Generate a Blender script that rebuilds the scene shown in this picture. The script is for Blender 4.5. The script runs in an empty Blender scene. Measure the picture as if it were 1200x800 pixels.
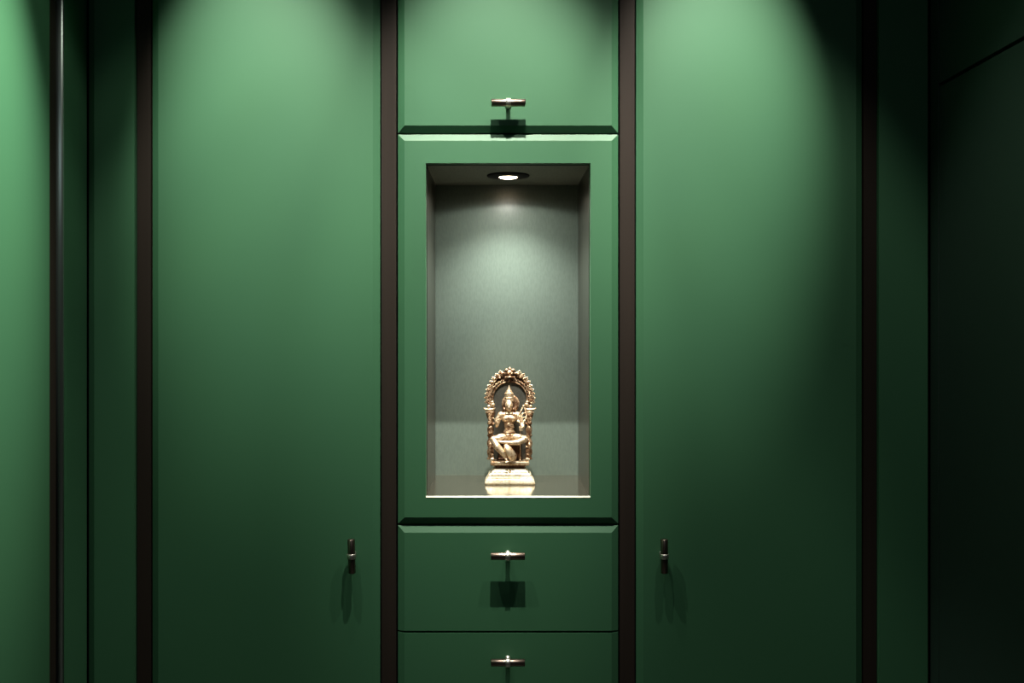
import bpy, bmesh, math, random
from mathutils import Vector, Matrix

random.seed(4)
C = bpy.context.scene.collection
S = bpy.context.scene
PX = 0.0017            # metres per photo pixel on the plane of the doors (y = 0)
VX, VY, ZC = 583.0, 387.0, 1.25
DC = 2.0
def X(px): return (px - VX) * PX
def Z(py): return ZC + (VY - py) * PX

# ------------------------------------------------------------------ camera
cam = bpy.data.cameras.new('camera'); camo = bpy.data.objects.new('camera', cam); C.objects.link(camo)
camo.location = (0, -DC, ZC); camo.rotation_euler = (math.pi/2, 0, 0)
cam.sensor_width = 36; cam.lens = 36 * (DC / PX) / 1200
cam.shift_x = (600 - VX) / 1200; cam.shift_y = (VY - 400) / 1200
cam.clip_start = 0.05
S.camera = camo
# ------------------------------------------------------------------ world
w = bpy.data.worlds.new('world'); S.world = w; w.use_nodes = True
w.node_tree.nodes['Background'].inputs[0].default_value = (0.5, 0.6, 0.55, 1)
w.node_tree.nodes['Background'].inputs[1].default_value = 0.01
# ------------------------------------------------------------------ exposure
S.view_settings.view_transform = 'Standard'; S.view_settings.look = 'None'
S.view_settings.gamma = 1; S.view_settings.use_curve_mapping = False
S.view_settings.exposure = 0.0
# ------------------------------------------------------------------ ceiling spots
ZL = 2.695
def spot(name, loc, target, power, half, blend, col=(1, 0.93, 0.80), r=0.008):
    l = bpy.data.lights.new(name, 'SPOT'); l.energy = power; l.color = col
    l.spot_size = 2 * math.radians(half); l.spot_blend = blend; l.shadow_soft_size = r
    o = bpy.data.objects.new(name, l); C.objects.link(o); o.location = loc
    d = Vector(target) - Vector(loc)
    o.rotation_euler = d.to_track_quat('-Z', 'Y').to_euler()
    return o
def wall_washer(x, y, power, tilt, half, blend, side):
    t, q = math.radians(tilt), math.radians(side)
    spot('ceiling_spot', (x, y, ZL), (x + math.sin(q), y + math.sin(t), ZL - math.cos(t)), power*4*math.pi, half, blend, ROOM)
ROOM = (1, 0.96, 0.86)
# each fixture throws a narrow core and a softer spill toward the wall
for px, core, spill in ((305, (19.0, 30.0, 13.4, 1.0, 0.05), (3.3, 8.5, 29.0, 0.3, 6.0)),
                        (597, (18.0, 27.5, 15.9, 0.9, -1.6), (2.4, 12.4, 27.7, 0.38, -3.0)),
                        (858, (20.5, 30.4, 13.0, 1.0, -2.3), (2.9, 9.2, 31.0, 0.38, -6.5))):
    wall_washer(X(px), -0.6, *core); wall_washer(X(px), -0.6, *spill)
for pw, tilt, half, blend in ((37.0, 27.0, 13.6, 1.0), (1.2, 10.0, 32.0, 0.25)):    # the fixture that washes the left wall
    t = math.radians(tilt); lx, ly = X(102) + 0.6, -0.44
    spot('ceiling_spot', (lx, ly, ZL), (lx - math.sin(t), ly, ZL - math.cos(t)), pw*4*math.pi, half, blend, ROOM)

# added soft fill behind the viewer, out of view, lifting the dark areas
l = bpy.data.lights.new('fill_light', 'AREA'); l.energy = 6.0; l.color = (0.78, 0.92, 1.0); l.size = 1.2
o = bpy.data.objects.new('fill_light', l); C.objects.link(o); o.location = (0, -2.5, 2.66)

# ------------------------------------------------------------------ materials
def mat(name, col, rough=0.5, metal=0.0, spec=0.5, noise=None, bump=None, coat=0):
    m = bpy.data.materials.new(name); m.use_nodes = True; nt = m.node_tree; b = nt.nodes['Principled BSDF']
    b.inputs['Base Color'].default_value = (*col, 1); b.inputs['Roughness'].default_value = rough
    b.inputs['Metallic'].default_value = metal; b.inputs['Specular IOR Level'].default_value = spec
    b.inputs['Coat Weight'].default_value = coat
    tc = nt.nodes.new('ShaderNodeTexCoord')
    def nz(scale, stretch, detail=4):
        mp = nt.nodes.new('ShaderNodeMapping'); mp.inputs['Scale'].default_value = stretch
        nt.links.new(tc.outputs['Object'], mp.inputs[0])
        n = nt.nodes.new('ShaderNodeTexNoise'); n.inputs['Scale'].default_value = scale
        n.inputs['Detail'].default_value = detail; nt.links.new(mp.outputs[0], n.inputs['Vector']); return n
    if noise:
        scale, stretch, col2, lo, hi = noise
        n = nz(scale, stretch); r = nt.nodes.new('ShaderNodeMapRange')
        r.inputs[1].default_value = lo; r.inputs[2].default_value = hi
        nt.links.new(n.outputs['Fac'], r.inputs[0])
        mx = nt.nodes.new('ShaderNodeMix'); mx.data_type = 'RGBA'
        mx.inputs[6].default_value = (*col, 1); mx.inputs[7].default_value = (*col2, 1)
        nt.links.new(r.outputs[0], mx.inputs[0]); nt.links.new(mx.outputs[2], b.inputs['Base Color'])
    if bump:
        scale, stretch, strength, dist = bump
        n = nz(scale, stretch); bp = nt.nodes.new('ShaderNodeBump')
        bp.inputs['Strength'].default_value = strength; bp.inputs['Distance'].default_value = dist
        nt.links.new(n.outputs['Fac'], bp.inputs['Height']); nt.links.new(bp.outputs[0], b.inputs['Normal'])
    return m
GREEN = mat('green_satin_lacquer', (0.031, 0.112, 0.049), 0.56, spec=0.42,
            noise=(3, (1, 1, 1), (0.029, 0.107, 0.050), 0.3, 0.7), bump=(900, (1, 1, 1), 0.05, 0.0002))
GREEN_D = mat('darker_green_front', (0.014, 0.031, 0.022), 0.5,
            noise=(3, (1, 1, 1), (0.013, 0.029, 0.022), 0.3, 0.7))  # darker tone of the door green for the right side fronts
BRONZE_STRIP = mat('dark_bronze_strip', (0.020, 0.0145, 0.011), 0.6, metal=0.0, spec=0.15,
            noise=(60, (1, 1, 0.02), (0.017, 0.0125, 0.0095), 0.35, 0.65))
CARCASS = mat('black_carcass_board', (0.012, 0.014, 0.012), 0.8, noise=(8, (1, 1, 1), (0.010, 0.012, 0.010), 0.3, 0.7))
NICHE = mat('brushed_niche_metal', (0.17, 0.218, 0.188), 0.82, metal=0.9, coat=0.8,
            noise=(420, (1, 1, 0.25), (0.15, 0.195, 0.168), 0.4, 0.62), bump=(420, (1, 1, 0.2), 0.15, 0.0003))
NICHE.node_tree.nodes['Principled BSDF'].inputs['Coat Roughness'].default_value = 0.32
NICHE_TOP = mat('niche_top_metal', (0.20, 0.205, 0.17), 0.75, metal=0.6, noise=(300, (1, 0.2, 1), (0.18, 0.185, 0.155), 0.4, 0.62))  # copy of the niche metal with its own tone for the shaded top
NICHE_SIDE = mat('brushed_niche_side_shaded', (0.135, 0.129, 0.108), 0.32, metal=1.0,
            noise=(300, (1, 1, 0.1), (0.118, 0.112, 0.094), 0.4, 0.62))  # same metal as the back; side shade put into a darker base colour
NICHE_FLOOR = mat('polished_niche_shelf', (0.165, 0.15, 0.115), 0.14, metal=0.85,
            noise=(300, (1, 0.2, 1), (0.143, 0.13, 0.10), 0.4, 0.62))
BLACK_METAL = mat('blackened_handle_metal', (0.26, 0.20, 0.165), 0.30, metal=1.0,
            noise=(90, (1, 1, 1), (0.22, 0.17, 0.14), 0.35, 0.65))
SILVER = mat('polished_nickel', (0.85, 0.82, 0.74), 0.34, metal=1.0, noise=(60, (1, 1, 1), (0.74, 0.70, 0.62), 0.35, 0.65))
FLOOR = mat('floor_stone', (0.03, 0.028, 0.025), 0.5, noise=(6, (1, 1, 1), (0.025, 0.023, 0.02), 0.3, 0.7))
PLASTER = mat('plaster', (0.08, 0.085, 0.08), 0.9, noise=(9, (1, 1, 1), (0.07, 0.075, 0.07), 0.3, 0.7))
SILVER_SATIN = mat('satin_metal_profile', (0.30, 0.36, 0.33), 0.33, metal=0.9, noise=(60, (1, 1, 0.1), (0.27, 0.33, 0.30), 0.35, 0.65))
EDGE = mat('satin_edge_strip', (0.20, 0.21, 0.17), 0.5, metal=0.4, noise=(80, (1, 1, 1), (0.18, 0.19, 0.15), 0.3, 0.7))
RING = mat('black_lamp_trim', (0.010, 0.008, 0.007), 0.7, spec=0.15, noise=(40, (1, 1, 1), (0.009, 0.008, 0.007), 0.3, 0.7))
def brass_mat(name, light, dark, rough, lo=0.44, hi=0.60):
    m = bpy.data.materials.new(name); m.use_nodes = True; nt = m.node_tree; b = nt.nodes['Principled BSDF']
    b.inputs['Metallic'].default_value = 0.8
    tc = nt.nodes.new('ShaderNodeTexCoord')
    n = nt.nodes.new('ShaderNodeTexNoise'); n.inputs['Scale'].default_value = 170; n.inputs['Detail'].default_value = 5
    nt.links.new(tc.outputs['Object'], n.inputs['Vector'])
    r = nt.nodes.new('ShaderNodeMapRange'); r.inputs[1].default_value = lo; r.inputs[2].default_value = hi
    nt.links.new(n.outputs['Fac'], r.inputs[0])
    mx = nt.nodes.new('ShaderNodeMix'); mx.data_type = 'RGBA'
    mx.inputs[6].default_value = (*dark, 1); mx.inputs[7].default_value = (*light, 1)
    nt.links.new(r.outputs[0], mx.inputs[0]); nt.links.new(mx.outputs[2], b.inputs['Base Color'])
    rr = nt.nodes.new('ShaderNodeMapRange'); rr.inputs[3].default_value = rough + 0.18; rr.inputs[4].default_value = rough
    nt.links.new(r.outputs[0], rr.inputs[0]); nt.links.new(rr.outputs[0], b.inputs['Roughness'])
    n2 = nt.nodes.new('ShaderNodeTexNoise'); n2.inputs['Scale'].default_value = 500
    nt.links.new(tc.outputs['Object'], n2.inputs['Vector'])
    bp = nt.nodes.new('ShaderNodeBump'); bp.inputs['Strength'].default_value = 0.35; bp.inputs['Distance'].default_value = 0.0006
    nt.links.new(n2.outputs['Fac'], bp.inputs['Height']); nt.links.new(bp.outputs[0], b.inputs['Normal'])
    return m
BRASS = brass_mat('polished_bronze', (0.78, 0.62, 0.43), (0.38, 0.23, 0.12), 0.36, 0.36, 0.52)
CREAM_BRASS = brass_mat('bright_cream_bronze', (0.82, 0.73, 0.55), (0.62, 0.50, 0.33), 0.46, 0.36, 0.52)  # paler cream tone of the bronze for the pedestal
BRASS_OLD = brass_mat('aged_bronze', (0.62, 0.45, 0.29), (0.16, 0.08, 0.04), 0.40)
PATINA = brass_mat('dark_bronze_patina', (0.13, 0.065, 0.035), (0.05, 0.025, 0.015), 0.5)
PLATE = mat('dull_grey_metal', (0.09, 0.09, 0.075), 0.6, metal=0.5, noise=(240, (1, 1, 1), (0.065, 0.065, 0.052), 0.35, 0.65))
def emit(name, col, s):
    m = bpy.data.materials.new(name); m.use_nodes = True; b = m.node_tree.nodes['Principled BSDF']
    b.inputs['Emission Color'].default_value = (*col, 1); b.inputs['Emission Strength'].default_value = s
    return m
LENS = emit('lit_lamp_lens', (1, 0.78, 0.50), 36)

# ------------------------------------------------------------------ helpers
def obj(name, bm, m, parent=None, smooth=False):
    me = bpy.data.meshes.new(name); bm.normal_update(); bm.to_mesh(me); bm.free()
    if smooth:
        for p in me.polygons: p.use_smooth = True
    me.materials.append(m)
    o = bpy.data.objects.new(name, me); C.objects.link(o)
    if parent: o.parent = parent
    return o
def tag(o, label, cat, group=None):
    o['label'] = label; o['category'] = cat
    if group: o['group'] = group
    return o
def thing(name, label, cat, loc=(0, 0, 0), rotz=0.0, group=None):
    o = bpy.data.objects.new(name, None); C.objects.link(o); o.location = loc; o.rotation_euler = (0, 0, rotz)
    return tag(o, label, cat, group)
def struct(name, bm, m):
    o = obj(name, bm, m); o['kind'] = 'structure'; return o
def box(bm, x0, x1, y0, y1, z0, z1):
    v = [bm.verts.new((x, y, z)) for x in (x0, x1) for y in (y0, y1) for z in (z0, z1)]
    for f in ((0,1,3,2),(4,6,7,5),(0,4,5,1),(2,3,7,6),(0,2,6,4),(1,5,7,3)): bm.faces.new([v[i] for i in f])
    return bm
def BX(*a): return box(bmesh.new(), *a)
BW, BD = 8 * PX, 4.2 * PX            # width and depth of the mitred bevels
def bevel_panel(x0, x1, z0, z1, L=1, R=1, B=1, T=1, th=0.022, hole=None):
    """panel in the xz plane, face at y=0 looking to -y; 45 degree bevels on the flagged sides"""
    bm = bmesh.new(); e = 0.0007
    def ring(l, r, b, t, y): return [bm.verts.new(p) for p in ((x0+l, y, z0+b), (x1-r, y, z0+b), (x1-r, y, z1-t), (x0+l, y, z1-t))]
    w_ = [BW if f else e for f in (L, R, B, T)]
    A = ring(*w_, 0.0); Bq = ring(0, 0, 0, 0, BD); Cq = ring(0, 0, 0, 0, th)
    for P, Q in ((A, Bq), (Bq, Cq)):
        for i in range(4): bm.faces.new((P[i], Q[i], Q[(i+1) % 4], P[(i+1) % 4]))
    if hole:
        hx0, hx1, hz0, hz1 = hole
        H = [bm.verts.new(p) for p in ((hx0, 0, hz0), (hx1, 0, hz0), (hx1, 0, hz1), (hx0, 0, hz1))]
        K = [bm.verts.new(p) for p in ((hx0, th, hz0), (hx1, th, hz0), (hx1, th, hz1), (hx0, th, hz1))]
        for i in range(4):
            j = (i+1) % 4
            bm.faces.new((A[i], A[j], H[j], H[i])); bm.faces.new((H[i], H[j], K[j], K[i])); bm.faces.new((Cq[i], K[i], K[j], Cq[j]))
    else:
        bm.faces.new(A); bm.faces.new(Cq[::-1])
    bmesh.ops.recalc_face_normals(bm, faces=bm.faces)
    return bm
def frame_of(d):
    d = d.normalized(); a = Vector((0, 0, 1)) if abs(d.z) < 0.9 else Vector((1, 0, 0))
    u = d.cross(a).normalized(); return u, d.cross(u).normalized()
def tube(bm, pts, radii, n=10, flat=1.0, closed=False, caps=True):
    pts = [Vector(p) for p in pts]; rings = []; m = len(pts)
    if not hasattr(radii, '__len__'): radii = [radii] * m
    u = None
    for i, p in enumerate(pts):
        a = pts[i-1] if (i or closed) else pts[0]; b = pts[(i+1) % m] if (i < m-1 or closed) else pts[-1]
        d = (b - a).normalized()
        if u is None: u, v = frame_of(d)
        else:
            u = (u - d * u.dot(d)).normalized(); v = d.cross(u)
        rings.append([bm.verts.new(p + (u*math.cos(2*math.pi*k/n) + v*math.sin(2*math.pi*k/n)*flat) * radii[i]) for k in range(n)])
    k2 = m if closed else m-1
    for i in range(k2):
        P, Q = rings[i], rings[(i+1) % m]
        for k in range(n): bm.faces.new((P[k], P[(k+1) % n], Q[(k+1) % n], Q[k]))
    if not closed and caps:
        bm.faces.new(rings[0][::-1]); bm.faces.new(rings[-1])
    return bm
def ball(bm, c, r, u=12, v=8):
    if not hasattr(r, '__len__'): r = (r, r, r)
    g = bmesh.ops.create_uvsphere(bm, u_segments=u, v_segments=v, radius=1)
    bmesh.ops.transform(bm, verts=g['verts'], matrix=Matrix.Translation(c) @ Matrix.Diagonal((*r, 1)))
def lathe(bm, prof, c=(0, 0, 0), n=24, sx=1, sy=1):
    rings = [[bm.verts.new((c[0]+r*sx*math.cos(2*math.pi*k/n), c[1]+r*sy*math.sin(2*math.pi*k/n), c[2]+z)) for k in range(n)] for r, z in prof]
    for P, Q in zip(rings, rings[1:]):
        for k in range(n): bm.faces.new((P[k], P[(k+1) % n], Q[(k+1) % n], Q[k]))
    bm.faces.new(rings[0][::-1]); bm.faces.new(rings[-1])
    return bm
def torus(bm, c, R, r, axis='z', n=20, m=8, sx=1, sy=1):
    pts = []
    for k in range(n):
        a = 2*math.pi*k/n
        ca, sa = R*sx*math.cos(a), R*sy*math.sin(a)
        pts.append((c[0]+ca, c[1]+sa, c[2]) if axis == 'z' else (c[0]+ca, c[1], c[2]+sa))
    tube(bm, pts, r, m, closed=True)

# ------------------------------------------------------------------ the setting
XL, XR = X(102), X(1090)
YR = -3.3
ZT = 2.72
struct('floor', BX(XL-0.7, XR+0.7, YR, 0.62, -0.05, 0.0), FLOOR)
struct('ceiling', BX(XL-0.7, XR+0.7, YR, 0.62, ZT, ZT+0.05), PLASTER)
struct('wall_back', BX(XL-0.7, XR+0.7, 0.56, 0.62, 0.0, ZT), PLASTER)
struct('wall_left', BX(XL-0.7, XL-0.62, YR, 0.56, 0.0, ZT), PLASTER)
struct('wall_right', BX(XR+0.62, XR+0.7, YR, 0.56, 0.0, ZT), PLASTER)
struct('wall_front', BX(XL-0.7, XR+0.7, YR-0.06, YR, 0.0, ZT), PLASTER)

ZD0, ZD1 = 0.07, ZT - 0.012
# dark bronze strips between the fronts
STRIPS = [(158.6, 176.4), (445.8, 464.8), (726.0, 745.0), (1012.4, 1029.2)]
for i, (a, b) in enumerate(STRIPS):
    bm = bmesh.new(); s = 0.0015
    box(bm, X(a)+s, X(b)-s, 0.006, 0.05, 0.0, ZT-0.001)
    struct('trim_%d' % (i+1), bm, BRONZE_STRIP)
# left wall strip
DEPL = lambda px: -(DC - (VX-102)/(VX-px)*DC)   # y on the left wall seen at px
struct('trim_5', BX(XL-0.05, XL-0.008, -0.1525, -0.1225, 0.0, ZT-0.001), BRONZE_STRIP)
struct('trim_6', BX(XL-0.05, XL-0.008, -0.931, -0.9015, 0.0, ZT-0.001), BRONZE_STRIP)

def make_handle(parent, x, z, vertical=False, tilt=0.0, off=0.0247):
    """T-bar handle: dark bar, nickel collar round it and nickel post; x,z = where it stands on the panel face"""
    R = 0.0073; Lh = 0.0335
    def M(bm):
        mt = Matrix.Translation((x, 0, z)) @ Matrix.Rotation(tilt if not vertical else math.pi/2 + tilt, 4, 'Y')
        bmesh.ops.transform(bm, verts=bm.verts, matrix=mt)
        for f in bm.faces: f.smooth = len(f.verts) == 4
        return bm
    bm = bmesh.new()
    pr = [(-Lh, R*0.90), (-Lh+0.0009, R), (-0.0047, R), (0.0047, R), (Lh-0.0009, R), (Lh, R*0.90)]
    tube(bm, [(a, -off, 0) for a, r in pr], [r for a, r in pr], 32)
    hb = obj('handle_bar', M(bm), BLACK_METAL, parent)
    bm = bmesh.new(); R2 = 0.0092
    pr = [(-0.0048, R), (-0.0048, R2*0.94), (-0.0042, R2), (0.0042, R2), (0.0048, R2*0.94), (0.0048, R)]
    tube(bm, [(a + i*1e-6, -off, 0) for i, (a, r) in enumerate(pr)], [r for a, r in pr], 32)
    obj('handle_collar', M(bm), SILVER, parent)
    bm = bmesh.new()
    pr = [(-0.0001, 0.0062), (-0.0016, 0.0062), (-0.0020, 0.0045), (-off+R2*0.8, 0.0042)]
    tube(bm, [(0, a, 0) for a, r in pr], [r for a, r in pr], 24)
    obj('handle_post', M(bm), SILVER, parent)

def hx(px, off=0.0247): return X(px) * (DC - off) / DC
def hz(py, off=0.0247): return ZC + (VY - py) * PX * (DC - off) / DC

# ------------------------------------------------------------------ tall wardrobes either side
def wardrobe(x0, x1, label, handle_px, tilt):
    t = thing('tall_wardrobe', label, 'wardrobe', ((x0+x1)/2, 0, 0), group='tall green wardrobes beside the niche')
    h = (x1-x0)/2
    obj('carcass', BX(-h+0.001, h-0.001, 0.023, 0.55, 0.0, ZT-0.001), CARCASS, t)
    d = obj('door', bevel_panel(-h, h, ZD0, ZD1), GREEN, t)
    make_handle(d, hx(handle_px)-(x0+x1)/2, hz(651.5), True, tilt)
    return t
wardrobe(X(177.4), X(445.0), 'tall green wardrobe left of the niche, one slim handle at its right edge', 412.0, math.radians(-1.6))
wardrobe(X(746.0), X(1011.2), 'tall green wardrobe right of the niche, one slim handle at its left edge', 778.6, math.radians(-0.4))

# narrow fillers on the back run
def filler(x0, x1, label, L, R):
    t = thing('narrow_cabinet', label, 'cabinet', ((x0+x1)/2, 0, 0)); h = (x1-x0)/2
    obj('carcass', BX(-h+0.001, h-0.001, 0.023, 0.55, 0.0, ZT-0.001), CARCASS, t)
    obj('front_panel', bevel_panel(-h, h, ZD0, ZD1, L, R), GREEN, t)
filler(X(102.4), X(158.0), 'narrow green front in the left corner, beside the left dark strip', 1, 0)
filler(X(1029.6), X(1087.6), 'narrow dim green front between the rightmost dark strip and the right corner', 0, 0)

# ------------------------------------------------------------------ central niche cabinet
cx0, cx1 = X(466.0), X(724.8); cm = (cx0+cx1)/2
t = thing('niche_cabinet', 'central green cabinet with lit display niche, top door and drawers', 'cabinet', (cm, 0, 0))
nx0, nx1, nz0, nz1 = X(499)-cm, X(692)-cm, Z(583), Z(191)
ND = 0.294
bm = bmesh.new(); h = (cx1-cx0)/2 - 0.001
box(bm, -h, nx0-0.004, 0.023, 0.55, 0, ZT-0.001); box(bm, nx1+0.004, h, 0.023, 0.55, 0, ZT-0.001)
box(bm, nx0-0.004, nx1+0.004, 0.023, 0.55, 0, nz0-0.004); box(bm, nx0-0.004, nx1+0.004, 0.023, 0.55, nz1+0.05, ZT-0.001)
box(bm, nx0-0.004, nx1+0.004, ND+0.004, 0.55, nz0-0.004, nz1+0.05)
obj('carcass', bm, CARCASS, t)
HW = (cx1-cx0)/2
d = obj('upper_door', bevel_panel(-HW, HW, Z(155.0), ZD1), GREEN, t)
make_handle(d, hx(595.8)-cm, hz(120.3))
fr = obj('niche_frame', bevel_panel(-HW, HW, Z(614.0), Z(156.8), hole=(nx0, nx1, nz0, nz1)), GREEN, t)
for (pa, pb, T, B, hy) in ((616.0, 739.2, 1, 0, 651.6), (741.2, 864.4, 0, 0, 776.2), (866.4, 1080, 0, 1, 985)):
    d = obj('drawer', bevel_panel(-HW, HW, Z(pb), Z(pa), T=T, B=B), GREEN, t)
    make_handle(d, hx(595.2)-cm, hz(hy))
# lining of the niche
lt = 0.0025
lin = obj('niche_lining', BX(nx0, nx1, ND, ND+0.003, nz0, nz1), NICHE, t)
obj('side_panel', BX(nx0-0.0006, nx0+0.0012, 0.0235, ND, nz0+lt, nz1), NICHE_SIDE, lin)
obj('side_panel', BX(nx1-0.0012, nx1+0.0006, 0.0235, ND, nz0+lt, nz1), NICHE_SIDE, lin)
obj('top_panel', BX(nx0, nx1, 0.0235, ND, nz1-0.0012, nz1+0.002), NICHE_TOP, lin)
obj('shelf', BX(nx0+0.0002, nx1-0.0002, 0.003, ND, nz0+0.0001, nz0+lt), NICHE_FLOOR, lin)
bm = bmesh.new(); q = [bm.verts.new((x, y, z)) for x in (nx0+0.0002, nx1-0.0002) for y, z in ((0.0031, nz0+0.0001), (-0.0006, nz0+0.0001), (-0.0006, nz0+0.0005), (0.0031, nz0+lt+0.0008))]
for f in ((0,1,2,3),(7,6,5,4),(0,4,5,1),(1,5,6,2),(2,6,7,3),(3,7,4,0)): bm.faces.new([q[k] for k in f])
bmesh.ops.recalc_face_normals(bm, faces=bm.faces)
obj('shelf_edge', bm, EDGE, lin)

# recessed lamp in the niche top
LX, LY, LZ = X(595.5)*1.075, 0.150, nz1-0.0012
lamp = thing('recessed_downlight', 'small round black-rimmed downlight glowing in the top of the niche', 'downlight', (LX, LY, LZ))
bm = bmesh.new()
prof = [(0.0225, -0.0003), (0.0225, 0.0000), (0.045, -0.0001), (0.0458, -0.0014), (0.0445, -0.0030), (0.026, -0.0048), (0.0205, -0.0050), (0.0195, -0.0030)]
n = 48
rings = [[bm.verts.new((r*math.cos(2*math.pi*k/n), r*math.sin(2*math.pi*k/n), z)) for k in range(n)] for r, z in prof]
for P, Q in zip(rings, rings[1:]+rings[:1]):
    for k in range(n): bm.faces.new((P[k], Q[k], Q[(k+1) % n], P[(k+1) % n]))
bmesh.ops.recalc_face_normals(bm, faces=bm.faces)
obj('trim_ring', bm, RING, lamp, True)
bm = bmesh.new(); lathe(bm, [(0.0194, -0.0025), (0.0194, -0.0045), (0.016, -0.0060), (0.008, -0.0067)], n=40)
obj('lens', bm, LENS, lamp, True)
WARM = (1, 0.86, 0.66)
NEUTRAL = (1, 0.98, 0.89)
for pw, half, blend, col in ((0.10, 78, 0.12, NEUTRAL), (0.35, 85, 1.0, NEUTRAL), (1.9, 60, 1.0, NEUTRAL), (1.9, 28, 1.0, WARM)):
    spot('niche_lamp', (LX, LY, LZ-0.0085), (LX, LY, 0), pw*4*math.pi, half, blend, col, 0.006)

# ------------------------------------------------------------------ side runs
def place_panel(name, parent, m, a, b, z0, z1, side, L=1, R=1, B=0, T=0):
    """bevelled panel on a side wall: a..b = distance from the corner (a < b), parent at the corner"""
    bm = bevel_panel(-(b-a)/2, (b-a)/2, z0, z1, L=L, R=R, B=B, T=T)
    rot = Matrix.Rotation(math.pi/2 if side < 0 else -math.pi/2, 4, 'Z')
    bmesh.ops.transform(bm, verts=bm.verts, matrix=Matrix.Translation((0, -(a+b)/2, 0)) @ rot)
    return obj(name, bm, m, parent)
t = thing('corner_cabinet', 'narrow dark green side panel left of the left corner, its bright edge beside the strip', 'cabinet', (XL, 0, 0))
obj('carcass', BX(-0.6, -0.023, -0.113, 0.022, 0, ZT-0.001), CARCASS, t)
place_panel('front_panel', t, GREEN, 0.0008, 0.106, ZD0, ZD1, -1, L=0, R=0)
bm = bmesh.new(); q = []
prof = [(-0.022, -0.106), (0.0, -0.106)] + [(-0.014 + 0.014*math.sin(a), -0.1065 - 0.0065*math.cos(a)) for a in [math.radians(90-10*k) for k in range(10)]] + [(-0.022, -0.113)]
A = [bm.verts.new((x, y, ZD0)) for x, y in prof]; B_ = [bm.verts.new((x, y, ZD1)) for x, y in prof]
for k in range(len(A)): bm.faces.new((A[k], A[(k+1) % len(A)], B_[(k+1) % len(A)], B_[k]))
bm.faces.new(A[::-1]); bm.faces.new(B_); bmesh.ops.recalc_face_normals(bm, faces=bm.faces)
o = obj('edge_profile', bm, SILVER_SATIN, t, True); o['label'] = 'rounded satin metal edge'
for p in o.data.polygons: p.use_smooth = abs(p.normal.z) < 0.5
def left_tall(a, b, label):
    t = thing('side_wardrobe', label, 'wardrobe', (XL, 0, 0))
    obj('carcass', BX(-0.6, -0.023, -b, -a, 0, ZT-0.001), CARCASS, t)
    place_panel('door', t, GREEN, a, b, ZD0, ZD1, -1)
left_tall(0.1535, 0.90, 'spotlit green wardrobe door along the left edge of the picture')
def right_tall(a, b, label):
    t = thing('side_cupboard', label, 'cupboard', (XR, 0, 0))
    obj('carcass', BX(0.023, 0.6, -b, -a, 0, ZT-0.001), CARCASS, t)
    zs = ZC + 0.4785
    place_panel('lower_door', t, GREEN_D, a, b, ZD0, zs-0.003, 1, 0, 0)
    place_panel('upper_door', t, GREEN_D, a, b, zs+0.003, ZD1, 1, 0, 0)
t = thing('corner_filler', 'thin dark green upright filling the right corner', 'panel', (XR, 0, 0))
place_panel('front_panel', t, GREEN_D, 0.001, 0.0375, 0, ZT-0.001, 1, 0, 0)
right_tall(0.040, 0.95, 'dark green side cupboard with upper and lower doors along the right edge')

# ------------------------------------------------------------------ the bronze statue
U = 0.001853; PB = 569.5; SY = 0.180
shelf_z = nz0 + lt
def P(px, py, wd=0.0): return Vector(((px-598)*U, -wd*U, (PB-py)*U))      # photo pixel -> statue space, wd toward the viewer
st = thing('deity_statue', 'small gilded bronze seated deity under a scrolled arch on a stepped pedestal, in the niche', 'statue',
           (X(597.4)*1.088, SY, shelf_z))
# pedestal: lofted rectangular tiers with rounded corners
def tiers(bm, prof, c=(598, 0), asp=0.62, rc=1.2):
    rings = []
    for hw, py in prof:
        hd = hw*asp; ring = []
        for sx, sy, a0 in ((1, 1, 0), (-1, 1, 90), (-1, -1, 180), (1, -1, 270)):
            for k in range(4):
                a = math.radians(a0 + 30*k)
                p = P(c[0] + sx*(hw-rc) + rc*math.cos(a), py, 0); p.y = -(sy*(hd-rc) + rc*math.sin(a))*U + c[1]*U
                ring.append(bm.verts.new(p))
        rings.append(ring)
    for A, B in zip(rings, rings[1:]):
        n = len(A)
        for k in range(n): bm.faces.new((A[k], B[k], B[(k+1) % n], A[(k+1) % n]))
    bm.faces.new(rings[0]); bm.faces.new(rings[-1][::-1]); bmesh.ops.recalc_face_normals(bm, faces=bm.faces)
bm = bmesh.new()
tiers(bm, [(28.4, 569.5), (28.4, 568.7), (29.2, 568.3), (29.0, 566.8), (27.4, 563.6), (26.4, 562.9), (26.4, 562.3), (24.9, 559.6),
           (24.7, 557.8), (21.9, 556.2), (21.4, 555.0), (19.4, 553.2), (18.8, 551.3)])
ped = obj('pedestal', bm, CREAM_BRASS, st)
bm = bmesh.new()   # pointed ornament in the middle of the pedestal
for sgn in (-1, 1):
    tube(bm, [P(598+sgn*3, 552.2, 12.0), P(598+sgn*1.5, 553.6, 12.8), P(598, 556.0, 14.0)], [0.5*U, 0.6*U, 0.4*U], 8)
ball(bm, P(598, 553.2, 12.4), 0.8*U)
obj('pendant_ornament', bm, BRASS, ped, True)
bm = bmesh.new()
tiers(bm, [(17.0, 551.4), (17.0, 549.6), (18.4, 548.4), (20.6, 547.4)], asp=0.62)
obj('pedestal_neck', bm, PATINA, st)
bm = bmesh.new()
tiers(bm, [(20.4, 547.6), (22.2, 547.0), (22.7, 545.4), (22.4, 543.8), (21.8, 543.0)], asp=0.62)
slab = obj('lotus_slab', bm, BRASS, st)
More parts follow.
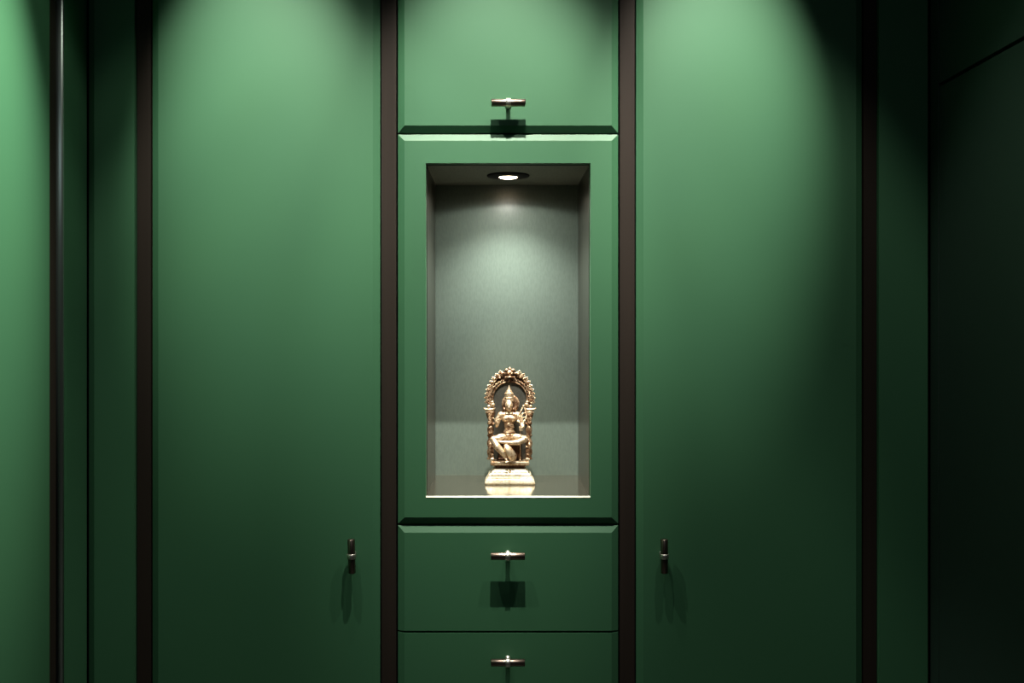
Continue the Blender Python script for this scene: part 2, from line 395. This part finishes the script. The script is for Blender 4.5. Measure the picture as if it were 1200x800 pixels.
for sx in (-1, 1):
    bm = bmesh.new()
    lathe(bm, [(2.0*U, 0), (1.7*U, 1.2*U), (2.4*U, 2.4*U), (2.2*U, 3.6*U), (1.2*U, 4.8*U), (0.4*U, 5.2*U)], c=P(598+sx*20.0, 543.4, 11.2), n=14)
    ball(bm, P(598+sx*22.0, 540.6, 11.6), 1.3*U)
    obj('corner_knob', bm, BRASS, slab, True)
# seat behind the legs
bm = bmesh.new()
tiers(bm, [(14.5, 543.1), (15.0, 541.5), (13.6, 540.0), (13.2, 526.0), (14.5, 524.6), (14.0, 523.4)], c=(598, 3.5), asp=0.42)
obj('seat', bm, PATINA, st)

# arch ---------------------------------------------------------------
AW = -6.0     # depth of the arch plane, behind the figure
CX, CY, RI = 598.2, 471.5, 20.3
def outer(a):  # outer radius of ornament by angle from +x, counter-clockwise
    s = max(0.0, math.sin(a)); return 29.5 + 6.3 * s**3
arch = bpy.data.objects.new('arch', None)
bm = bmesh.new()  # solid plate behind the scrolls
N = 44; a0, a1 = math.radians(-20), math.radians(200); rows = []
for k in range(N+1):
    a = a0 + (a1-a0)*k/N
    row = []
    for r, wd in ((RI, AW-1.2), (RI, AW+0.6), (outer(a)-2.6, AW+0.4), (outer(a)-2.6, AW-1.2)):
        row.append(bm.verts.new(P(CX + r*math.cos(a), CY - r*math.sin(a), wd)))
    rows.append(row)
for A, B in zip(rows, rows[1:]):
    for k in range(4): bm.faces.new((A[k], A[(k+1) % 4], B[(k+1) % 4], B[k]))
bm.faces.new(rows[0]); bm.faces.new(rows[-1][::-1]); bmesh.ops.recalc_face_normals(bm, faces=bm.faces)
arch_o = obj('arch', bm, PATINA, st)
bm = bmesh.new()  # smooth inner moulding
pts = [P(CX-RI, 483, AW+1)] + [P(CX + RI*math.cos(a), CY - RI*math.sin(a), AW+1) for a in [math.radians(190-10*k) for k in range(21)]] + [P(CX+RI, 483, AW+1)]
tube(bm, pts, 0.95*U, 10)
obj('inner_moulding', bm, BRASS_OLD, arch_o, True)
def curl(bm, c, r, start, turns, hand, tr, wd):
    pts, rad = [], []
    for k in range(15):
        f = k/14; a = start + hand*turns*2*math.pi*f; rr = r*(1-0.78*f)
        pts.append(P(c[0] + rr*math.cos(a), c[1] - rr*math.sin(a), wd + 1.1*f)); rad.append(tr*(1-0.35*f)*U)
    tube(bm, pts, rad, 7)
bm = bmesh.new(); bt = bmesh.new()
K = 21
for k in range(K):
    a = math.radians(-8 + 196*k/(K-1)); ro = outer(a)
    if abs(math.degrees(a)-90) < 11: continue
    hand = 1 if a < math.pi/2 else -1
    c = (CX + (ro-3.6)*math.cos(a), CY - (ro-3.6)*math.sin(a))
    curl(bm, c, 2.7, a, 1.25, hand, 0.85, AW+1.4)
    for dd, rr, sc in ((0.0, ro-0.2, 1.0), (0.05, ro-1.2, 0.8), (-0.05, ro-1.2, 0.8)):
        q = a+dd
        ball(bt, P(CX + rr*math.cos(q), CY - rr*math.sin(q), AW+0.9), sc*U, 8, 6)
    b2 = a + math.radians(196/(K-1)/2)
    ball(bt, P(CX + (outer(b2)-4.5)*math.cos(b2), CY - (outer(b2)-4.5)*math.sin(b2), AW+1.4), 1.25*U, 8, 6)
    curl(bm, (CX + (RI+3.0)*math.cos(b2), CY - (RI+3.0)*math.sin(b2)), 1.6, b2+math.pi, 1.0, -hand, 0.6, AW+1.4)
    ball(bt, P(CX + (RI+2.6)*math.cos(a), CY - (RI+2.6)*math.sin(a), AW+1.2), 0.9*U, 8, 6)
o = obj('scroll_ornament', bm, BRASS_OLD, arch_o, True); o['kind'] = 'stuff'
o = obj('bead_border', bt, BRASS, arch_o, True); o['kind'] = 'stuff'
# guardian mask at the top of the arch
bm = bmesh.new()
ball(bm, P(CX, 441.5, AW+2.0), (4.2*U, 2.4*U, 3.8*U))
for s in (-1, 1):
    ball(bm, P(CX+s*3.8, 437.6, AW+2.2), (2.3*U, 1.7*U, 1.7*U)); ball(bm, P(CX+s*2.0, 441.6, AW+4.4), 1.1*U)
    ball(bm, P(CX+s*4.6, 446.4, AW+3.0), (1.6*U, 1.4*U, 1.3*U))
    tube(bm, [P(CX+s*5, 442, AW+2), P(CX+s*8.5, 441, AW+2.5), P(CX+s*10.2, 443.5, AW+2.2), P(CX+s*8.6, 446, AW+2)], [1.3*U, 1.2*U, 1*U, 0.7*U], 8)
    ball(bm, P(CX+s*12.0, 446.6, AW+1.8), 1.4*U)
tube(bm, [P(CX-4.8, 446.2, AW+3.6), P(CX, 445.8, AW+4.6), P(CX+4.8, 446.2, AW+3.6)], [1.2*U, 1.0*U, 1.2*U], 8)
ball(bm, P(CX, 436.2, AW+1.6), (1.7*U, 1.3*U, 1.8*U)); ball(bm, P(CX, 449.8, AW+2.2), (1.6*U, 1.2*U, 1.5*U))
ball(bm, P(CX, 443.8, AW+4.4), 0.9*U)
obj('guardian_mask', bm, BRASS_OLD, arch_o, True)
bm = bmesh.new()   # dark sheet added to give the arch opening its dark tone
pts = [(CX + (RI+2)*math.cos(a), CY - (RI+2)*math.sin(a)) for a in [math.radians(180-7.5*k) for k in range(25)]] + [(CX+21, 500), (CX+21, 543), (CX-21, 543), (CX-21, 500)]
F = [bm.verts.new(P(x, y, AW-0.4)) for x, y in pts]; G = [bm.verts.new(P(x, y, AW-1.6)) for x, y in pts]
bm.faces.new(F); bm.faces.new(G[::-1])
for k in range(len(F)): bm.faces.new((F[k], G[k], G[(k+1) % len(F)], F[(k+1) % len(F)]))
bmesh.ops.recalc_face_normals(bm, faces=bm.faces)
obj('dark_backing', bm, PLATE, arch_o)
# side pillars
for s in (-1, 1):
    bm = bmesh.new(); c = P(598 + s*22.6, 543.0, AW)
    pr = [(4.0, 0), (4.0, 2), (3.0, 3), (3.2, 5), (4.2, 7.5), (4.0, 11), (2.9, 13.5), (3.6, 16), (4.3, 19), (3.8, 22), (2.6, 24.5), (2.8, 27), (4.0, 28), (4.0, 29),
          (2.9, 30), (3.7, 33), (3.9, 36), (3.0, 39), (2.6, 41), (4.0, 42), (4.0, 43), (2.8, 44), (3.2, 47), (4.4, 50), (5.3, 54), (5.8, 55), (5.8, 56.4), (5.0, 57)]
    lathe(bm, [(r*U, z*U) for r, z in pr], c=c, n=14, sy=0.7)
    pil = obj('pillar', bm, BRASS_OLD, arch_o, True)
    bm = bmesh.new()   # rearing beast and foliage carved on the pillar front
    q = lambda x, y, wd: P(598 + s*x, y, AW+wd)
    tube(bm, [q(21, 541, 4), q(22.5, 534, 4.2), q(23.5, 527, 4.4), q(22, 522, 4.8)], [1.4*U, 2.1*U, 1.9*U, 1.4*U], 10)
    ball(bm, q(21.2, 520, 5.2), (2.0*U, 1.8*U, 1.8*U)); tube(bm, [q(23, 529, 4.6), q(19.5, 527, 6), q(18.6, 530, 6.4)], [1.0*U, 0.8*U, 0.6*U], 8)
    tube(bm, [q(22, 536, 4.6), q(19.6, 536.5, 6), q(19.3, 541, 6)], [1.2*U, 1*U, 0.8*U], 8)
    for yy, rr in ((510, 2.2), (505.5, 1.9), (499, 2.0), (494.5, 2.3), (490, 2.5)):
        curl(bm, (598+s*(23.2 if yy > 500 else 24.0), yy), rr, math.pi/2, 1.2, s, 0.75, AW+3.2)
    ball(bm, q(19.2, 500.5, 3), 1.4*U); ball(bm, q(19.6, 494.5, 3), 1.2*U)
    obj('beast_carving', bm, BRASS_OLD, pil, True)
    bm = bmesh.new()   # capital ledge that carries the arch
    tube(bm, [q(17.0, 481.8, 1.5), q(19.0, 483.6, 2.4), q(24, 484.2, 2.8), q(29.0, 483.8, 2.0), q(30.8, 482.4, 1)], [0.5*U, 1.4*U, 1.5*U, 1.3*U, 0.5*U], 10)
    tube(bm, [q(20, 487.4, 3), q(28.6, 487.4, 2.6)], [0.9*U, 0.9*U], 8)
    ball(bm, q(19.8, 478.8, 3.0), (2.5*U, 2*U, 3.0*U)); ball(bm, q(24.5, 480.4, 2.6), (2.0*U, 1.6*U, 1.8*U)); ball(bm, q(20.4, 475.2, 3), 1.5*U)
    obj('capital', bm, BRASS, pil, True)

# figure: one fused body ---------------------------------------------
bm = bmesh.new()
T_ = lambda pts, rad, n=12, flat=1.0: (tube(bm, [P(*p) for p in pts], [r*U for r in rad], n, flat), [ball(bm, P(*pts[0]), rad[0]*U*0.98), ball(bm, P(*pts[-1]), rad[-1]*U*0.98)])
E_ = lambda p, r: ball(bm, P(*p), tuple(k*U for k in r), 18, 12)
# torso: pelvis, belly, chest (rx, ry depth, rz)
E_((597.4, 515.0, 1.5), (8.6, 6.5, 5.4)); E_((597.2, 509.5, 2.0), (6.3, 4.6, 5.0)); E_((597.2, 503.0, 1.8), (5.6, 4.2, 5.6))
E_((597.0, 494.0, 1.6), (9.2, 4.6, 5.6)); E_((597.0, 489.6, 0.8), (10.0, 4.2, 3.8)); E_((587.6, 490.2, 1.0), (3.9, 3.6, 3.9)); E_((606.6, 490.2, 1.0), (3.9, 3.6, 3.9))
E_((593.2, 494.2, 4.6), (3.7, 2.8, 3.5)); E_((600.8, 494.2, 4.6), (3.7, 2.8, 3.5))
T_([(597, 489, 1), (597, 484.2, 1.8)], [3.2, 2.7])
# head with face
E_((597.0, 478.6, 3.2), (4.7, 4.9, 6.2)); E_((597.0, 482.4, 4.4), (3.4, 3.5, 3.0))
T_([(597, 477.6, 7.9), (597, 480.6, 9.0)], [0.5, 0.85], 8)
for s in (-1, 1):
    E_((597+s*1.9, 478.0, 7.3), (1.15, 0.7, 0.55)); E_((597+s*1.0, 480.9, 8.1), (0.5, 0.6, 0.45))
    T_([(597+s*0.8, 476.7, 7.9), (597+s*2.1, 476.2, 7.4), (597+s*3.3, 476.8, 6.1)], [0.3, 0.35, 0.25], 6)
    E_((597+s*4.7, 479.2, 2.0), (0.9, 1.2, 2.2)); E_((597+s*5.0, 482.8, 2.2), (1.2, 1.1, 1.5))
T_([(595.6, 482.6, 7.4), (597, 482.9, 8.1), (598.4, 482.6, 7.4)], [0.35, 0.5, 0.35], 6)
E_((597, 484.6, 6.9), (1.2, 1.0, 0.8))
# right arm of the figure (viewer's left): hangs to the elbow, hand raised forward
T_([(587.6, 489.8, 1.0), (584.6, 494.5, 1.5), (583.2, 500.5, 3.0)], [3.7, 3.3, 2.7])
T_([(583.2, 500.8, 3.0), (582.6, 502.2, 8.0), (582.4, 500.0, 12.0)], [2.3, 2.1, 1.5])
E_((582.4, 497.8, 12.8), (2.1, 1.0, 2.4))
for k, (dx, ln) in enumerate(((-1.7, 3.1), (-0.55, 3.9), (0.6, 3.7), (1.65, 2.9))):
    T_([(582.4+dx, 496.2, 12.8), (582.4+dx*1.2, 496.2-ln*0.55, 13.0), (582.4+dx*1.25, 496.2-ln, 12.6)], [0.52, 0.48, 0.38], 8)
T_([(584.2, 499.0, 13.0), (585.6, 497.2, 13.6), (586.0, 495.4, 13.8)], [0.6, 0.5, 0.4], 8)
# left arm of the figure (viewer's right): hand closed round the staff
T_([(606.6, 489.8, 1.0), (609.8, 494.8, 1.5), (612.6, 500.5, 3.0)], [3.7, 3.3, 2.7])
T_([(612.6, 500.8, 3.0), (613.2, 503.8, 7.5), (612.2, 505.0, 11.0)], [2.3, 2.0, 1.5])
E_((611.8, 505.2, 12.0), (2.0, 1.4, 1.9))
for k in range(4):
    y = 503.6 + k*1.05
    T_([(612.8, y, 13.0), (611.2, y+0.1, 14.6), (609.2, y+0.2, 14.0), (608.8, y+0.2, 12.6)], [0.5, 0.5, 0.45, 0.36], 8)
T_([(611.6, 503.4, 12.0), (610.2, 502.6, 13.2), (609.0, 502.8, 13.4)], [0.6, 0.5, 0.4], 8)
# legs
T_([(593.0, 516.4, 2.0), (586.0, 517.0, 6.5), (578.8, 517.8, 10.5)], [5.6, 5.3, 4.1])
T_([(578.8, 518.0, 10.5), (583.6, 526.0, 14.5), (589.5, 532.5, 16.0), (592.6, 537.6, 15.6)], [3.9, 4.3, 3.4, 2.2])
T_([(592.8, 538.0, 14.8), (594.0, 540.6, 17.0), (594.6, 541.8, 19.8)], [1.8, 1.5, 1.1])
for k in range(5): T_([(593.2+k*0.66, 541.9, 19.4), (593.2+k*0.7, 542.4, 20.9)], [0.46 if k else 0.6, 0.38], 6)
T_([(601.6, 516.4, 2.0), (608.6, 516.8, 6.5), (615.6, 517.0, 10.0)], [5.6, 5.1, 4.0])
T_([(615.6, 517.6, 10.0), (607.5, 520.8, 13.5), (599.0, 521.2, 14.5), (592.0, 520.8, 13.6)], [3.5, 3.3, 2.6, 2.0])
T_([(592.0, 520.8, 13.4), (588.6, 520.4, 14.2), (585.4, 519.6, 14.0)], [1.9, 1.8, 1.3])
for k in range(5): T_([(585.4, 518.6+k*0.62, 14.4), (583.7, 518.4+k*0.66, 14.2)], [0.42, 0.34], 6)
me = bpy.data.meshes.new('body'); bm.to_mesh(me); bm.free()
tmp = bpy.data.objects.new('body', me); C.objects.link(tmp)
md = tmp.modifiers.new('r', 'REMESH'); md.mode = 'VOXEL'; md.voxel_size = 0.00045; md.use_smooth_shade = True
ms = tmp.modifiers.new('s', 'SMOOTH'); ms.iterations = 2; ms.factor = 0.4
dg = bpy.context.evaluated_depsgraph_get(); me2 = bpy.data.meshes.new_from_object(tmp.evaluated_get(dg))
bpy.data.objects.remove(tmp)
for p in me2.polygons: p.use_smooth = True
me2.name = 'body'; me2.materials.clear(); me2.materials.append(BRASS)
body = bpy.data.objects.new('body', me2); C.objects.link(body); body.parent = st

# lotus the far foot stands beside + draped sash falling between the legs
bm = bmesh.new()
tube(bm, [P(593.6, 523.4, 14.5), P(595.0, 526.5, 16.6), P(597.2, 530.5, 16.8), P(599.6, 534.5, 15.8), P(601.6, 538.0, 14.2), P(602.4, 540.6, 13.0)],
     [2.8*U, 4.4*U, 5.2*U, 5.7*U, 5.6*U, 3.8*U], 20, 0.7)
for k in range(-2, 3):
    tube(bm, [P(594.6+k*0.9, 525.5+abs(k)*0.3, 18.6-0.5*k*k), P(598.0+k*1.7, 532-0.6*k, 19.6-0.75*k*k), P(602.0+k*1.9, 539-0.9*k, 16.6-0.7*k*k)], 0.45*U, 6)
obj('sash', bm, BRASS, body, True)
# garment hem beads, belt, necklaces, armlets
bm = bmesh.new()
torus(bm, P(597.2, 512.6, 2.0), 7.0*U, 1.1*U, sy=0.76, n=28); torus(bm, P(597.2, 510.0, 2.0), 6.6*U, 0.8*U, sy=0.74, n=28)
for k in range(-4, 5): ball(bm, P(597.2+k*1.5, 514.6+abs(k)*0.1, 7.6-0.25*k*k), (0.75*U, 0.7*U, 1.5*U), 8, 6)
obj('belt', bm, BRASS_OLD, body, True)
bm = bmesh.new()
pts = [P(597 + 6.4*math.cos(a), 488.0 - 5.2*math.sin(a), 5.0+1.2*abs(math.sin(a))) for a in [math.radians(180+18*k) for k in range(11)]]
tube(bm, pts, 0.65*U, 8)
pts = [P(597 + 4.2*math.cos(a), 486.6 - 3.0*math.sin(a), 4.6) for a in [math.radians(180+18*k) for k in range(11)]]
tube(bm, pts, 0.6*U, 8)
torus(bm, P(597.2, 499.4, 1.8), 5.9*U, 0.55*U, sy=0.80, n=28)
for k in range(3):
    for j in range(-3, 4): ball(bm, P(597.2+j*1.5+(k % 2)*0.7, 501.8+k*2.2, 6.2-0.16*j*j), 0.7*U, 8, 6)
obj('necklace', bm, BRASS_OLD, body, True)
for s, cxp in ((-1, 584.8), (1, 609.6)):
    bm = bmesh.new(); torus(bm, P(cxp, 494.6, 1.5), 3.1*U, 0.55*U, n=18); ball(bm, P(cxp+s*0.5, 492.6, 4.4), 1.0*U)
    obj('armlet', bm, BRASS, body, True)
# crown
bm = bmesh.new()
pr = [(5.2, 474.6), (5.7, 474.2), (5.7, 472.4), (5.1, 472.0), (5.4, 471.4), (5.5, 469.6), (5.0, 469.2), (5.3, 468.6), (5.2, 466.6), (4.6, 466.2), (5.3, 465.2),
      (5.2, 464.4), (3.9, 463.8), (3.9, 462.9), (3.2, 462.5), (3.2, 461.6), (2.5, 461.2), (2.4, 460.2), (1.8, 459.9), (1.7, 458.9), (1.0, 458.5), (0.7, 457.0), (0.15, 455.4)]
lathe(bm, [(r*U, (PB-y)*U) for r, y in pr], c=(P(597.2, PB, 0.6)), n=26, sy=0.85)
crown = obj('crown', bm, BRASS, body, False)
bm = bmesh.new()
ball(bm, P(597.0, 478.2, 0.6), (6.4*U, 4.6*U, 7.6*U), 22, 14)
for s in (-1, 1): tube(bm, [P(597+s*5.2, 481, 1.5), P(597+s*6.0, 484.5, 1.4), P(597+s*7.2, 487.4, 1.6)], [1.5*U, 1.3*U, 0.7*U], 10)
obj('hair', bm, PATINA, body, True)
# scalloped halo behind the head
bm = bmesh.new(); hc = (599.0, 476.6); wd = -2.6; n = 72; rings = []
for r_, w2 in ((3.5, wd-0.6), (3.5, wd+0.4), (8.4, wd+0.9), (9.6, wd+0.3), (None, wd), (None, wd-0.6)):
    ring = []
    for k in range(n):
        a = 2*math.pi*k/n; r = r_ if r_ else 10.0 + 0.55*abs(math.sin(a*12))
        ring.append(bm.verts.new(P(hc[0]+r*math.cos(a), hc[1]-r*math.sin(a), w2)))
    rings.append(ring)
for A, B in zip(rings, rings[1:]+rings[:1]):
    for k in range(n): bm.faces.new((A[k], B[k], B[(k+1) % n], A[(k+1) % n]))
bmesh.ops.recalc_face_normals(bm, faces=bm.faces)
halo = obj('halo', bm, BRASS_OLD, body)
# staff and flowering lotus spray held in the figure's hand
bm = bmesh.new()
tube(bm, [P(609.8, 541.6, 13.6), P(610.2, 505, 13.4), P(610.4, 499, 13.0)], [0.38*U, 0.38*U, 0.4*U], 8)
ball(bm, P(609.8, 541.2, 13.6), (1.2*U, 1.2*U, 0.9*U))
staff = obj('staff', bm, BRASS, body, True)
bm = bmesh.new()
def chain(pts, r):
    pts = [P(*p) for p in pts]
    for a, b in zip(pts, pts[1:]):
        L = (b-a).length; m = max(1, int(L/(r*U*1.5)))
        for k in range(m): ball(bm, a.lerp(b, k/m), r*U, 7, 5)
chain([(610.4, 499.5, 13), (607.6, 495, 12.5), (606.8, 491, 12), (608.6, 488, 12), (611.0, 484, 11.5), (613.0, 480.0, 11), (613.6, 478.2, 11)], 0.85)
chain([(610.4, 499.5, 13), (613.6, 497.5, 12.5), (616.2, 494, 12), (617.2, 489.5, 11.5), (616.4, 484.6, 11), (614.4, 480.8, 11)], 0.85)
chain([(610.4, 499.5, 13), (611.6, 494, 13), (611.8, 489.5, 12.6), (613.6, 485.6, 12)], 0.75)
chain([(607.4, 490, 12.5), (605.8, 487.6, 12.5)], 0.7); chain([(611.8, 492.6, 13), (616.4, 491.0, 12)], 0.7); chain([(612.2, 487.6, 12), (616.4, 486.4, 12)], 0.7)
for p in ((607.2, 496.4, 13.4), (609.2, 491.4, 13.2), (614.8, 496.0, 13), (613.8, 478.6, 11.4)): ball(bm, P(*p), 1.25*U, 8, 6)
obj('lotus_spray', bm, BRASS, body, True)
bpy.context.view_layer.update()
